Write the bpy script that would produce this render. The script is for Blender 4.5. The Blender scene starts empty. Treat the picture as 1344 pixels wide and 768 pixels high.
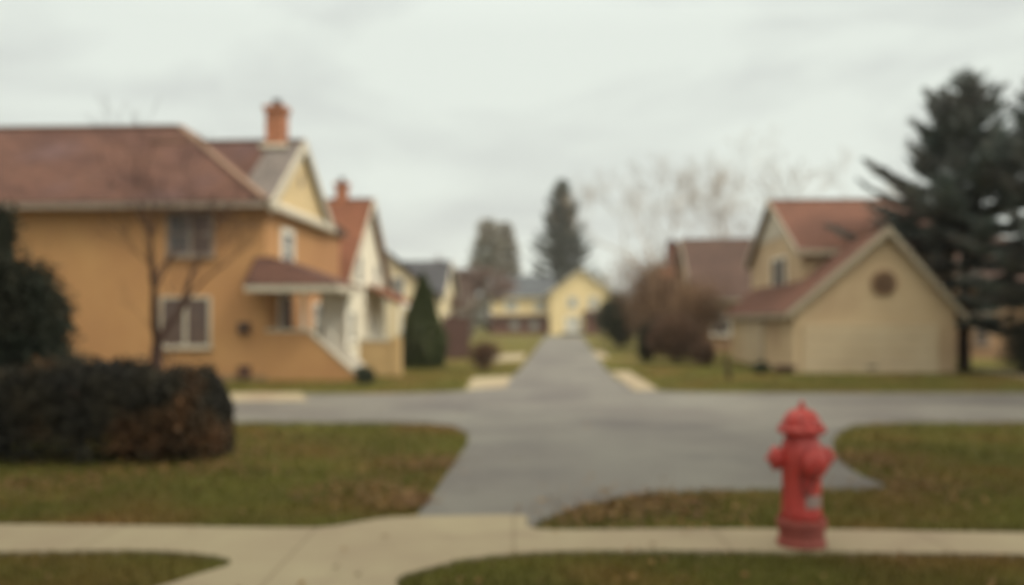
import bpy, bmesh, math, random
import numpy as np
from mathutils import Vector, Matrix
from mathutils.geometry import tessellate_polygon
R = math.radians
scene = bpy.context.scene

# ------------------------------------------------------------------ camera
HZ, F, CX, CAMH = 422.0, 1200.0, 672.0, 1.6
cam = bpy.data.cameras.new('camera'); co = bpy.data.objects.new('camera', cam)
scene.collection.objects.link(co)
co.location = (0, 0, CAMH); co.rotation_euler = (R(90), 0, 0)
cam.sensor_width = 36; cam.lens = 36 * F / 1344
cam.shift_y = (HZ - 384) / 1344
cam.clip_start = 0.05; cam.clip_end = 3000
cam.dof.use_dof = True; cam.dof.focus_distance = 1.5; cam.dof.aperture_fstop = 1.55
scene.camera = co

# ------------------------------------------------------------------ world
SUN_EL, SUN_ROT = 48, 118
w = bpy.data.worlds.new('World'); scene.world = w; w.use_nodes = True
nt = w.node_tree; nt.nodes.clear()
def N(nt, t, **k):
    n = nt.nodes.new(t)
    for a, b in k.items(): setattr(n, a, b)
    return n
def L(nt, a, b): nt.links.new(a, b)
out = N(nt, 'ShaderNodeOutputWorld')
sky = N(nt, 'ShaderNodeTexSky', sky_type='NISHITA', sun_disc=False, sun_elevation=R(SUN_EL), sun_rotation=R(SUN_ROT), air_density=1.5, dust_density=3.0)
bg1 = N(nt, 'ShaderNodeBackground'); bg1.inputs[1].default_value = 0.05
L(nt, sky.outputs[0], bg1.inputs[0])
tc = N(nt, 'ShaderNodeTexCoord')
mp = N(nt, 'ShaderNodeMapping'); mp.inputs['Scale'].default_value = (1.5, 1.5, 4.5); mp.inputs['Location'].default_value = (0.35, 0.9, 0.2)
L(nt, tc.outputs['Generated'], mp.inputs[0])
nz = N(nt, 'ShaderNodeTexNoise'); nz.inputs['Scale'].default_value = 2.2; nz.inputs['Detail'].default_value = 5; nz.inputs['Roughness'].default_value = 0.5; nz.inputs['Distortion'].default_value = 0.4
L(nt, mp.outputs[0], nz.inputs['Vector'])
cr = N(nt, 'ShaderNodeValToRGB')
cr.color_ramp.elements[0].position = 0.30; cr.color_ramp.elements[0].color = (0.65, 0.68, 0.65, 1)
cr.color_ramp.elements[1].position = 0.56; cr.color_ramp.elements[1].color = (0.84, 0.895, 0.825, 1)
L(nt, nz.outputs[0], cr.inputs[0])
sp = N(nt, 'ShaderNodeSeparateXYZ'); L(nt, tc.outputs['Generated'], sp.inputs[0])
mr = N(nt, 'ShaderNodeMapRange'); mr.inputs[1].default_value = 0.30; mr.inputs[2].default_value = 1.0; mr.inputs[3].default_value = 1.0; mr.inputs[4].default_value = 2.2
L(nt, sp.outputs[2], mr.inputs[0])
dp = N(nt, 'ShaderNodeVectorMath', operation='DOT_PRODUCT'); L(nt, tc.outputs['Generated'], dp.inputs[0])
dp.inputs[1].default_value = (math.sin(R(SUN_ROT))*math.cos(R(SUN_EL)), math.cos(R(SUN_ROT))*math.cos(R(SUN_EL)), math.sin(R(SUN_EL)))
m2 = N(nt, 'ShaderNodeMapRange'); m2.inputs[1].default_value = 0.45; m2.inputs[2].default_value = 1.0; m2.inputs[3].default_value = 1.0; m2.inputs[4].default_value = 2.2
L(nt, dp.outputs['Value'], m2.inputs[0])
mm = N(nt, 'ShaderNodeMath', operation='MULTIPLY'); L(nt, mr.outputs[0], mm.inputs[0]); L(nt, m2.outputs[0], mm.inputs[1])
wm = N(nt, 'ShaderNodeMix', data_type='RGBA', blend_type='MULTIPLY'); mw = N(nt, 'ShaderNodeMapRange'); mw.inputs[1].default_value = 0.36; mw.inputs[2].default_value = 0.7; L(nt, sp.outputs[2], mw.inputs[0])
L(nt, mw.outputs[0], wm.inputs[0]); L(nt, cr.outputs[0], wm.inputs[6]); wm.inputs[7].default_value = (1.10, 0.97, 0.88, 1)
bg2 = N(nt, 'ShaderNodeBackground'); L(nt, wm.outputs[2], bg2.inputs[0]); L(nt, mm.outputs[0], bg2.inputs[1])
mx = N(nt, 'ShaderNodeMixShader'); mx.inputs[0].default_value = 0.93
L(nt, bg1.outputs[0], mx.inputs[1]); L(nt, bg2.outputs[0], mx.inputs[2]); L(nt, mx.outputs[0], out.inputs[0])

sun = bpy.data.lights.new('sun', 'SUN'); sun.energy = 1.5; sun.angle = R(14); sun.color = (1.0, 0.90, 0.74)
so = bpy.data.objects.new('sun', sun); scene.collection.objects.link(so)
sd = Vector((math.sin(R(SUN_ROT)) * math.cos(R(SUN_EL)), math.cos(R(SUN_ROT)) * math.cos(R(SUN_EL)), math.sin(R(SUN_EL))))
so.rotation_euler = sd.to_track_quat('Z', 'Y').to_euler()
vs = scene.view_settings
vs.view_transform = 'Standard'; vs.look = 'None'; vs.exposure = 0.0; vs.gamma = 1.0; vs.use_curve_mapping = False

# ------------------------------------------------------------------ helpers
def at(px, py, Y): return Vector(((px - CX) / F * Y, Y, CAMH + (HZ - py) / F * Y))
def gnd(px, py):
    Y = CAMH * F / (py - HZ); return ((px - CX) / F * Y, Y)

def tag(o, label=None, cat=None, group=None, kind=None):
    if label: o['label'] = label
    if cat: o['category'] = cat
    if group: o['group'] = group
    if kind: o['kind'] = kind
    return o
def thing(name, label, cat, loc=(0, 0, 0), rz=0, group=None):
    o = bpy.data.objects.new(name, None); scene.collection.objects.link(o)
    o.empty_display_size = 0.3
    o.location = loc; o.rotation_euler = (0, 0, rz)
    return tag(o, label, cat, group)

class MB:
    def __init__(s): s.v = []; s.f = []
    def add(s, vs, fs):
        n = len(s.v); s.v += [tuple(x) for x in vs]; s.f += [tuple(i + n for i in f) for f in fs]; return s
    def box(s, x0, x1, y0, y1, z0, z1):
        return s.add([(x0,y0,z0),(x1,y0,z0),(x1,y1,z0),(x0,y1,z0),(x0,y0,z1),(x1,y0,z1),(x1,y1,z1),(x0,y1,z1)],
                     [(0,3,2,1),(4,5,6,7),(0,1,5,4),(1,2,6,5),(2,3,7,6),(3,0,4,7)])
    def prism(s, pts, vec):
        n = len(pts); p = [Vector(a) for a in pts]; q = [a + Vector(vec) for a in p]
        return s.add(p + q, [tuple(range(n))[::-1], tuple(range(n, 2*n))] + [(i, (i+1) % n, (i+1) % n + n, i + n) for i in range(n)])
    def beam(s, a, b, wd, ht, up=(0, 0, 1)):
        a = Vector(a); b = Vector(b); d = (b - a).normalized(); sd = d.cross(Vector(up)).normalized(); u = sd.cross(d)
        o = [(-1,-1),(1,-1),(1,1),(-1,1)]
        vs = [p + sd*wd/2*i + u*ht/2*j for p in (a, b) for i, j in o]
        return s.add(vs, [(0,1,2,3),(7,6,5,4),(0,4,5,1),(1,5,6,2),(2,6,7,3),(3,7,4,0)])
    def tube(s, path, rad, n=8, cap=True):
        P = [Vector(p) for p in path]; vs = []; fs = []
        for i, p in enumerate(P):
            d = (P[min(i+1, len(P)-1)] - P[max(i-1, 0)]).normalized()
            a = d.cross(Vector((0.13, 0.97, 0.2))).normalized(); b = d.cross(a)
            for k in range(n):
                t = 2*math.pi*k/n; vs.append(p + (a*math.cos(t) + b*math.sin(t))*rad[i])
        for i in range(len(P)-1):
            for k in range(n):
                fs.append((i*n+k, i*n+(k+1) % n, (i+1)*n+(k+1) % n, (i+1)*n+k))
        if cap: fs += [tuple(range(n))[::-1], tuple(range((len(P)-1)*n, len(P)*n))]
        return s.add(vs, fs)
    def lathe(s, prof, n=40, axis=None, origin=(0,0,0)):
        M = (axis if axis is not None else Matrix.Identity(3)); O = Vector(origin); vs = []; fs = []
        for r, z in prof:
            for k in range(n):
                t = 2*math.pi*k/n; vs.append(O + M @ Vector((r*math.cos(t), r*math.sin(t), z)))
        for i in range(len(prof)-1):
            for k in range(n): fs.append((i*n+k, i*n+(k+1) % n, (i+1)*n+(k+1) % n, (i+1)*n+k))
        fs += [tuple(range(n))[::-1], tuple(range((len(prof)-1)*n, len(prof)*n))]
        return s.add(vs, fs)
    def build(s, name, m, parent=None, smooth=False, bevel=0):
        me = bpy.data.meshes.new(name); me.from_pydata(s.v, [], s.f)
        me.materials.append(m)
        if bevel:
            pass
        bm = bmesh.new(); bm.from_mesh(me)
        if not smooth or len(s.f) < 20000: bmesh.ops.recalc_face_normals(bm, faces=bm.faces)
        bm.to_mesh(me); bm.free()
        if smooth: me.polygons.foreach_set('use_smooth', [True]*len(me.polygons))
        o = bpy.data.objects.new(name, me); scene.collection.objects.link(o)
        if parent: o.parent = parent
        if bevel:
            md = o.modifiers.new('bevel', 'BEVEL'); md.width = bevel; md.segments = 2; md.limit_method = 'ANGLE'
        return o

def np_mesh(name, V, Fc, m, parent=None):
    me = bpy.data.meshes.new(name); nf, k = Fc.shape
    me.vertices.add(len(V)); me.vertices.foreach_set('co', V.astype(np.float32).ravel())
    me.loops.add(nf*k); me.loops.foreach_set('vertex_index', Fc.astype(np.int32).ravel())
    me.polygons.add(nf); me.polygons.foreach_set('loop_start', np.arange(0, nf*k, k, dtype=np.int32))
    me.update(calc_edges=True); me.materials.append(m)
    o = bpy.data.objects.new(name, me); scene.collection.objects.link(o)
    if parent: o.parent = parent
    return o
def quads(P, D, S, ln, wd):
    """P base points, D directions, S side vectors; diamond shaped leaf quads"""
    ln = np.asarray(ln).reshape(-1, 1); wd = np.asarray(wd).reshape(-1, 1)
    a = P; b = P + D*ln*0.45 + S*wd/2; c = P + D*ln; d = P + D*ln*0.45 - S*wd/2
    V = np.stack([a, b, c, d], 1).reshape(-1, 3); n = len(P)
    return V, np.arange(4*n).reshape(n, 4)
def rdir(n, rs):
    v = rs.normal(size=(n, 3)); return v/np.linalg.norm(v, axis=1, keepdims=True)

# ------------------------------------------------------------------ materials
def mat(name, c1, c2=None, scale=3.0, rough=0.8, spec=0.3, detail=6, bump=0.0, bscale=40, bands=None, island=0.0, trans=0.0, lo=0.35, hi=0.65, c3=None, s3=0.6, f3=(0.5, 0.7), kind=None, metal=0.0, streak=None):
    m = bpy.data.materials.new(name); m.use_nodes = True; nt = m.node_tree
    bs = nt.nodes['Principled BSDF']; bs.inputs['Roughness'].default_value = rough
    bs.inputs['Specular IOR Level'].default_value = spec; bs.inputs['Metallic'].default_value = metal
    tc = N(nt, 'ShaderNodeTexCoord'); vec = tc.outputs['Object']
    c2 = c2 or tuple(x*0.85 for x in c1)
    vsrc = vec
    if streak:
        mpn = N(nt, 'ShaderNodeMapping'); mpn.inputs['Scale'].default_value = streak; L(nt, vec, mpn.inputs[0]); vsrc = mpn.outputs[0]
    nz = N(nt, 'ShaderNodeTexNoise'); nz.inputs['Scale'].default_value = scale; nz.inputs['Detail'].default_value = detail; nz.inputs['Roughness'].default_value = 0.6
    L(nt, vsrc, nz.inputs['Vector'])
    mr = N(nt, 'ShaderNodeMapRange'); mr.inputs[1].default_value = lo; mr.inputs[2].default_value = hi; L(nt, nz.outputs[0], mr.inputs[0])
    mix = N(nt, 'ShaderNodeMix', data_type='RGBA'); mix.inputs[6].default_value = (*c1, 1); mix.inputs[7].default_value = (*c2, 1)
    L(nt, mr.outputs[0], mix.inputs[0]); col = mix.outputs[2]
    if c3:
        n3 = N(nt, 'ShaderNodeTexNoise'); n3.inputs['Scale'].default_value = s3; n3.inputs['Detail'].default_value = 4; L(nt, vec, n3.inputs['Vector'])
        m3 = N(nt, 'ShaderNodeMapRange'); m3.inputs[1].default_value = f3[0]; m3.inputs[2].default_value = f3[1]; L(nt, n3.outputs[0], m3.inputs[0])
        x3 = N(nt, 'ShaderNodeMix', data_type='RGBA'); L(nt, m3.outputs[0], x3.inputs[0]); L(nt, col, x3.inputs[6]); x3.inputs[7].default_value = (*c3, 1); col = x3.outputs[2]
    height = None
    if bands:      # siding boards (z) or shingle courses
        sx = N(nt, 'ShaderNodeSeparateXYZ'); L(nt, vec, sx.inputs[0])
        if kind == 'shingle' or kind == 'brick':
            ad = N(nt, 'ShaderNodeMath', operation='ADD'); L(nt, sx.outputs[0], ad.inputs[0]); L(nt, sx.outputs[1], ad.inputs[1])
            cb = N(nt, 'ShaderNodeCombineXYZ'); L(nt, ad.outputs[0], cb.inputs[0]); L(nt, sx.outputs[2], cb.inputs[1])
            bk = N(nt, 'ShaderNodeTexBrick'); L(nt, cb.outputs[0], bk.inputs['Vector'])
            bk.inputs['Scale'].default_value = 1; bk.inputs['Brick Width'].default_value = bands*2.2; bk.inputs['Row Height'].default_value = bands
            bk.inputs['Mortar Size'].default_value = bands*0.06
            bk.inputs['Color1'].default_value = (0.72, 0.72, 0.72, 1); bk.inputs['Color2'].default_value = (1.12, 1.08, 1.05, 1)
            bk.inputs['Mortar'].default_value = (0.5, 0.5, 0.5, 1) if kind == 'shingle' else (1.3, 1.3, 1.25, 1)
            mu = N(nt, 'ShaderNodeMix', data_type='RGBA', blend_type='MULTIPLY'); mu.inputs[0].default_value = 1
            L(nt, col, mu.inputs[6]); L(nt, bk.outputs[0], mu.inputs[7]); col = mu.outputs[2]
            height = bk.outputs['Fac']; inv = True
        else:
            dv = N(nt, 'ShaderNodeMath', operation='MULTIPLY'); dv.inputs[1].default_value = 1/bands
            L(nt, sx.outputs[{'vert': 0}.get(kind, 2)], dv.inputs[0])
            fr = N(nt, 'ShaderNodeMath', operation='FRACT'); L(nt, dv.outputs[0], fr.inputs[0]); height = fr.outputs[0]; inv = True
            lt = N(nt, 'ShaderNodeMath', operation='LESS_THAN'); lt.inputs[1].default_value = 0.09 if bands < 1 else 0.018; L(nt, fr.outputs[0], lt.inputs[0])
            ml = N(nt, 'ShaderNodeMath', operation='MULTIPLY'); ml.inputs[1].default_value = 0.4; L(nt, lt.outputs[0], ml.inputs[0])
            mu = N(nt, 'ShaderNodeMix', data_type='RGBA', blend_type='MULTIPLY'); L(nt, ml.outputs[0], mu.inputs[0])
            L(nt, col, mu.inputs[6]); mu.inputs[7].default_value = (0.45, 0.4, 0.35, 1); col = mu.outputs[2]
    if island:
        ge = N(nt, 'ShaderNodeNewGeometry')
        mi = N(nt, 'ShaderNodeMapRange'); mi.inputs[3].default_value = 1 - island; mi.inputs[4].default_value = 1 + island; L(nt, ge.outputs['Random Per Island'], mi.inputs[0])
        hs = N(nt, 'ShaderNodeHueSaturation'); L(nt, col, hs.inputs['Color']); L(nt, mi.outputs[0], hs.inputs['Value']); col = hs.outputs[0]
    L(nt, col, bs.inputs['Base Color'])
    if height is not None:
        bp = N(nt, 'ShaderNodeBump', invert=inv); bp.inputs['Strength'].default_value = 0.6; bp.inputs['Distance'].default_value = 0.02
        L(nt, height, bp.inputs['Height']); L(nt, bp.outputs[0], bs.inputs['Normal'])
    elif bump:
        nb = N(nt, 'ShaderNodeTexNoise'); nb.inputs['Scale'].default_value = bscale; nb.inputs['Detail'].default_value = 6; L(nt, vec, nb.inputs['Vector'])
        bp = N(nt, 'ShaderNodeBump'); bp.inputs['Strength'].default_value = bump; bp.inputs['Distance'].default_value = 0.02
        L(nt, nb.outputs[0], bp.inputs['Height']); L(nt, bp.outputs[0], bs.inputs['Normal'])
    if trans:
        tr = N(nt, 'ShaderNodeBsdfTranslucent'); L(nt, col, tr.inputs[0])
        ms = N(nt, 'ShaderNodeMixShader'); ms.inputs[0].default_value = trans
        L(nt, bs.outputs[0], ms.inputs[1]); L(nt, tr.outputs[0], ms.inputs[2]); L(nt, ms.outputs[0], nt.nodes['Material Output'].inputs[0])
    return m

M = {}
M['grass'] = mat('grass', (0.122, 0.116, 0.027), (0.072, 0.068, 0.018), 0.9, 0.95, 0.1, 10, 0.6, 60, c3=(0.15, 0.092, 0.032), s3=0.5, f3=(0.49, 0.70))
M['asphalt'] = mat('asphalt', (0.156, 0.150, 0.128), (0.106, 0.095, 0.086), 0.35, 0.62, 0.4, 12, 0.4, 160, c3=(0.080, 0.070, 0.067), s3=0.4, f3=(0.50, 0.66), lo=.38, hi=.62)
M['concrete'] = mat('concrete', (0.33, 0.285, 0.185), (0.27, 0.215, 0.145), 0.8, 0.85, 0.3, 10, 0.3, 80, bands=1.5, kind='vert', c3=(0.21, 0.15, 0.11), s3=0.7, f3=(0.55, 0.75))
M['stucco'] = mat('golden_stucco', (0.51, 0.292, 0.130), (0.43, 0.228, 0.104), 0.45, 0.9, 0.2, 8, 0.35, 60, c3=(0.38, 0.195, 0.095), s3=0.2, f3=(0.38, 0.72))
M['gable_yellow'] = mat('pale_yellow_boards', (0.62, 0.475, 0.265), None, 1.5, 0.7, bands=0.14)
M['cream'] = mat('cream_siding', (0.66, 0.57, 0.38), (0.59, 0.50, 0.33), 0.7, 0.75, bands=0.16)
M['white_siding'] = mat('white_siding', (0.74, 0.69, 0.56), (0.68, 0.62, 0.50), 0.8, 0.7, bands=0.16)
M['tan_siding'] = mat('tan_siding', (0.54, 0.42, 0.27), (0.45, 0.33, 0.205), 0.35, 0.8, bands=0.16, c3=(0.36, 0.25, 0.155), s3=0.3, f3=(0.5, 0.7))
M['far_yellow'] = mat('yellow_siding', (0.76, 0.61, 0.34), None, 0.5, 0.75, bands=0.2)
M['dull_tan'] = mat('dull_tan_wall', (0.30, 0.19, 0.11), None, 1.0, 0.8, bands=0.16)
M['brick'] = mat('orange_brick', (0.42, 0.19, 0.11), (0.36, 0.15, 0.085), 5, 0.85, bands=0.075, kind='brick')
M['redbrick'] = mat('dark_red_brick', (0.16, 0.075, 0.055), (0.12, 0.055, 0.045), 3, 0.85, bands=0.08, kind='brick')
M['roof_brown'] = mat('brown_shingles', (0.14, 0.074, 0.056), (0.10, 0.053, 0.044), 0.7, 0.9, 0.12, bands=0.10, kind='shingle', c3=(0.12, 0.075, 0.075), s3=0.3)
M['roof_grey'] = mat('grey_shingles', (0.17, 0.15, 0.14), (0.14, 0.12, 0.11), 1.2, 0.8, 0.3, bands=0.10, kind='shingle')
M['roof_red'] = mat('red_brown_shingles', (0.215, 0.092, 0.054), (0.17, 0.072, 0.045), 0.9, 0.9, 0.12, bands=0.10, kind='shingle')
M['roof_rose'] = mat('rose_brown_shingles', (0.17, 0.082, 0.058), (0.125, 0.064, 0.05), 0.5, 0.9, 0.12, bands=0.10, kind='shingle')
M['roof_blue'] = mat('blue_grey_shingles', (0.11, 0.125, 0.14), (0.085, 0.095, 0.108), 0.6, 0.85, 0.1, bands=0.12, kind='shingle')
M['roof_slate'] = mat('slate_shingles', (0.085, 0.088, 0.098), (0.065, 0.066, 0.075), 0.6, 0.85, 0.1, bands=0.12, kind='shingle')
M['roof_dark'] = mat('dark_brown_shingles', (0.105, 0.068, 0.056), (0.082, 0.053, 0.046), 0.6, 0.9, 0.12, bands=0.10, kind='shingle')
M['ridge_cap'] = mat('ridge_caps', (0.21, 0.13, 0.09), None, 6, 0.8, bands=0.2)
M['trim'] = mat('cream_trim', (0.52, 0.48, 0.39), (0.46, 0.41, 0.33), 2.5, 0.6)
M['trim_dull'] = mat('weathered_trim', (0.30, 0.245, 0.20), (0.25, 0.20, 0.16), 2.5, 0.7)
M['trim_mid'] = mat('grey_cream_trim', (0.40, 0.35, 0.27), (0.34, 0.29, 0.22), 2.5, 0.65)
M['white'] = mat('white_paint', (0.80, 0.77, 0.69), (0.72, 0.68, 0.59), 2, 0.55)
M['door_pale'] = mat('pale_door', (0.56, 0.455, 0.31), (0.49, 0.385, 0.255), 1.0, 0.55)
M['glass_grey'] = mat('window_glass', (0.10, 0.105, 0.11), (0.07, 0.07, 0.075), 1.5, 0.12, 0.6)
M['glass_brown'] = mat('curtained_glass', (0.115, 0.075, 0.06), (0.085, 0.055, 0.05), 2.5, 0.2, 0.5)
M['glass_pale'] = mat('pale_window_glass', (0.30, 0.31, 0.29), (0.24, 0.25, 0.24), 1.0, 0.2, 0.5)
M['dark'] = mat('dark_recess', (0.045, 0.033, 0.03), None, 4, 0.7)
M['iron'] = mat('dark_metal', (0.06, 0.045, 0.04), None, 8, 0.5, 0.5, metal=0.4)
M['brown_door'] = mat('brown_door', (0.10, 0.05, 0.035), None, 2, 0.5)
M['wood_fence'] = mat('weathered_red_wood', (0.11, 0.062, 0.052), (0.085, 0.05, 0.045), 4, 0.85, bands=0.14, kind='vert')
M['bark'] = mat('bark', (0.085, 0.05, 0.038), (0.055, 0.035, 0.03), 14, 0.95, 0.1, bump=0.8, bscale=30, streak=(1, 1, 0.2))
M['bark_grey'] = mat('grey_bark', (0.20, 0.165, 0.135), (0.15, 0.12, 0.10), 8, 0.95, 0.1, bump=0.8, bscale=20, streak=(1, 1, 0.2))
M['twig_grey'] = mat('grey_twigs', (0.42, 0.35, 0.28), (0.33, 0.27, 0.22), 4, 0.95, 0.1)
M['twig_mauve'] = mat('mauve_twigs', (0.22, 0.155, 0.13), (0.175, 0.125, 0.11), 4, 0.95, 0.1)
M['needles'] = mat('spruce_needles', (0.12, 0.165, 0.155), (0.15, 0.145, 0.135), 0.55, 0.75, 0.2, island=0.4, trans=0.15)
M['needles_far'] = mat('far_needles', (0.125, 0.145, 0.125), (0.10, 0.11, 0.10), 0.3, 0.8, 0.2, island=0.35, trans=0.15)
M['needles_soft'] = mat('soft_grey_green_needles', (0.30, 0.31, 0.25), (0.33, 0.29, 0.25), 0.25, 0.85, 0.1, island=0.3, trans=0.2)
M['cedar'] = mat('cedar_leaf', (0.078, 0.098, 0.038), (0.052, 0.066, 0.028), 2.5, 0.8, 0.2, island=0.35, trans=0.15)
M['hedge'] = mat('dark_hedge_leaf', (0.022, 0.022, 0.020), (0.040, 0.034, 0.020), 1.1, 0.8, 0.2, island=0.45, trans=0.1, c3=(0.15, 0.075, 0.035), s3=1.0, f3=(0.54, 0.68))
M['yew'] = mat('dark_yew_leaf', (0.018, 0.028, 0.020), (0.036, 0.034, 0.022), 1.4, 0.8, 0.2, island=0.4, trans=0.1, c3=(0.075, 0.04, 0.03), s3=0.9, f3=(0.62, 0.74))
M['russet'] = mat('russet_leaf', (0.22, 0.14, 0.088), (0.165, 0.108, 0.075), 0.5, 0.85, 0.1, island=0.4, trans=0.25)
M['redtwig'] = mat('red_brown_shrub_leaf', (0.15, 0.092, 0.062), (0.105, 0.066, 0.05), 0.9, 0.85, 0.1, island=0.4, trans=0.2)
M['greenleaf'] = mat('green_shrub_leaf', (0.040, 0.052, 0.026), (0.028, 0.036, 0.026), 0.8, 0.8, 0.2, island=0.4, trans=0.15)
M['blade'] = mat('grass_blade', (0.158, 0.154, 0.034), (0.088, 0.084, 0.022), 0.7, 0.8, 0.1, island=0.4, trans=0.3, c3=(0.185, 0.11, 0.036), s3=0.5, f3=(0.49, 0.70))
M['leaf_orange'] = mat('fallen_leaf_orange', (0.22, 0.135, 0.04), (0.17, 0.085, 0.04), 3, 0.7, 0.3, island=0.4, trans=0.2)
M['red_paint'] = mat('red_enamel', (0.50, 0.050, 0.040), (0.42, 0.042, 0.036), 9, 0.42, 0.5, bump=0.15, bscale=60, c3=(0.24, 0.025, 0.025), s3=7, f3=(0.58, 0.75))
M['red_faded'] = mat('faded_red_enamel', (0.30, 0.070, 0.055), (0.24, 0.062, 0.050), 7, 0.7, 0.3, bump=0.3, bscale=60)
M['sticker'] = mat('worn_pale_sticker', (0.34, 0.27, 0.24), (0.25, 0.16, 0.15), 30, 0.6)

# ------------------------------------------------------------------ ground
def smooth(pts, closed=True, n=6):
    P = [Vector(p) for p in pts]; out = []; k = len(P)
    for i in range(k):
        p0, p1, p2, p3 = P[(i-1) % k], P[i], P[(i+1) % k], P[(i+2) % k]
        d = (p2 - p1).length; nn = n if d < 14 else 1
        l0, l2 = (p1-p0).length, (p3-p2).length
        if max(l0, l2) > 6*d or nn == 1 or max(l0, d, l2) > 14: out.append(p1.copy()); continue
        for j in range(nn):
            t = j/nn
            out.append(0.5*((2*p1) + (p2-p0)*t + (2*p0-5*p1+4*p2-p3)*t*t + (3*p1-p0-3*p2+p3)*t**3))
    return out
def sheet(name, pts, z, m, thick=0.0, sm=True):
    P = smooth([(x, y, 0) for x, y in pts]) if sm else [Vector((x, y, 0)) for x, y in pts]
    tris = tessellate_polygon([P]); n = len(P)
    vs = [(p.x, p.y, z) for p in P]; fs = [tuple(t) for t in tris]
    if thick:
        vs += [(p.x, p.y, z - thick) for p in P]
        fs += [(i, (i+1) % n, (i+1) % n + n, i+n) for i in range(n)]
    o = MB().add(vs, fs).build(name, m); tag(o, kind='structure')
    me = o.data
    if me.polygons[0].normal.z < 0:
        me.flip_normals()
    return o
MB().add([(-900, -300, 0), (900, -300, 0), (900, 1500, 0), (-900, 1500, 0)], [(0, 1, 2, 3)]).build('ground', M['grass'])['kind'] = 'structure'

road_px = [(545,690),(575,640),(600,602),(614,580),(606,566),(570,558),(450,556),(305,556),(-700,556),(-700,517),(300,518),(500,517),(600,514),(650,506),(676,492),(690,476),(702,460),(712,447),(718,441.3),
           (763,441.3),(768,447),(778,460),(791,480),(806,496),(832,508),(870,514),(1000,516),(1344,516),(2100,516),(2100,557),(1344,556),(1160,557),(1115,563),(1095,577),(1098,600),(1125,622),(1160,640),
           (1080,645),(1000,644),(900,647),(830,653),(765,668),(715,684),(690,697),(620,697)]
road = [gnd(*p) for p in road_px]
sheet('road', road, 0.006, M['asphalt'])
walk_px = [(-500,692),(0,693),(200,695),(330,697),(420,697),(470,690),(515,683.5),(600,681.5),(686,681),(690,692),(705,699),(760,700),(900,699),(1100,700),(1344,704),(1900,708),
           (1900,742),(1344,733),(1100,730),(900,728),(760,728),(690,731),(620,738),(560,752),(520,768)]
walk = [gnd(*p) for p in walk_px] + [(-0.55, 4.9), (-0.45, 3.0), (-0.4, -2.0), (-2.6, -2.0), (-2.55, 3.0), (-2.3, 4.9)] + [gnd(*p) for p in [(235,768),(275,755),(303,745),(285,736),(215,729),(120,728),(0,730),(-500,732)]]
sheet('sidewalk', walk, 0.03, M['concrete'], 0.05)
for pts in ([(620,497),(672,494),(664,509),(612,512)], [(800,489),(824,488),(864,512),(834,514)], [(636,467),(690,465),(685,473),(640,475)],
            [(777,461),(790,461),(800,470),(785,471)], [(200,517),(395,517),(404,527),(200,528)], [(1275,488),(1300,487),(1460,500),(1400,505)]):
    sheet('pavement', [gnd(*p) for p in pts], 0.02, M['concrete'], 0.04, sm=False)
0 and sheet('path', [gnd(*p) for p in [(440,496),(520,494.5),(620,493.5),(620,498),(520,499),(440,500)]], 0.012, M['concrete'], 0.02, sm=False)

# ------------------------------------------------------------------ vegetation
def leaf_cloud(P, m, name, parent, size, seed, aspect=0.55, up=0.0):
    rs = np.random.RandomState(seed); n = len(P)
    D = rdir(n, rs); D[:, 2] += up; D /= np.linalg.norm(D, axis=1, keepdims=True)
    S = np.cross(D, rdir(n, rs)); S /= np.linalg.norm(S, axis=1, keepdims=True)
    s = size*rs.uniform(0.6, 1.3, n)
    V, Fc = quads(P, D, S, s, s*aspect)
    return np_mesh(name, V, Fc, m, parent)

def lumps(n, rx, ry, h, seed, nl=9, z0=0.0, shell=0.6):
    """points through an uneven crown made of overlapping clumps"""
    rs = np.random.RandomState(seed); out = []
    cen = []
    for i in range(nl):
        a = rs.uniform(0, 2*np.pi); r = rs.uniform(0.15, 0.62)
        cen.append((math.cos(a)*rx*r, math.sin(a)*ry*r, z0 + (h-z0)*rs.uniform(0.28, 0.72), rs.uniform(0.32, 0.52)))
    cen.append((0, 0, z0 + (h-z0)*0.5, 0.55))
    w = np.array([c[3]**2 for c in cen]); w /= w.sum()
    idx = rs.choice(len(cen), n, p=w); C = np.array(cen)[idx]
    d = rdir(n, rs); rad = rs.uniform(shell**2, 1, n)**0.5 * (1 + 0.24*rs.normal(size=n))
    sc = np.stack([C[:, 3]*rx, C[:, 3]*ry, C[:, 3]*(h-z0)*0.62], 1)
    P = C[:, :3] + d*sc*rad[:, None]
    P[:, 2] = np.clip(P[:, 2], 0.03, None)
    return P

def stems(h, r, n, seed, rad=0.03):
    rnd = random.Random(seed); b = MB()
    for i in range(n):
        a = rnd.uniform(0, 6.28); rr = r*rnd.uniform(0.2, 0.75)
        e = Vector((math.cos(a)*rr, math.sin(a)*rr, h*rnd.uniform(0.6, 0.9)))
        m1 = e*0.5 + Vector((rnd.uniform(-.1, .1)*r, rnd.uniform(-.1, .1)*r, 0))
        b.tube([e*0.02 + Vector((0, 0, -0.05)), m1, e], [rad, rad*0.7, rad*0.2], 5)
    return b

def shrub(name, label, cat, px, py, wpx, hpx, m, seed, n=5000, size=0.07, nl=9, group=None, depth=1.0, Y=None):
    if Y is None: Y = CAMH*F/(py - HZ)
    x = (px - CX)/F*Y; w_ = wpx/F*Y; h = hpx/F*Y
    t = thing(name, label, cat, (x, Y, 0), group=group)
    stems(h, w_/2, 7, seed, 0.018*max(1, h)).build('stem', M['bark'], t)
    leaf_cloud(lumps(n, w_/2*1.08, w_/2*depth, h, seed, nl), m, 'foliage', t, size, seed)
    return t

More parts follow.
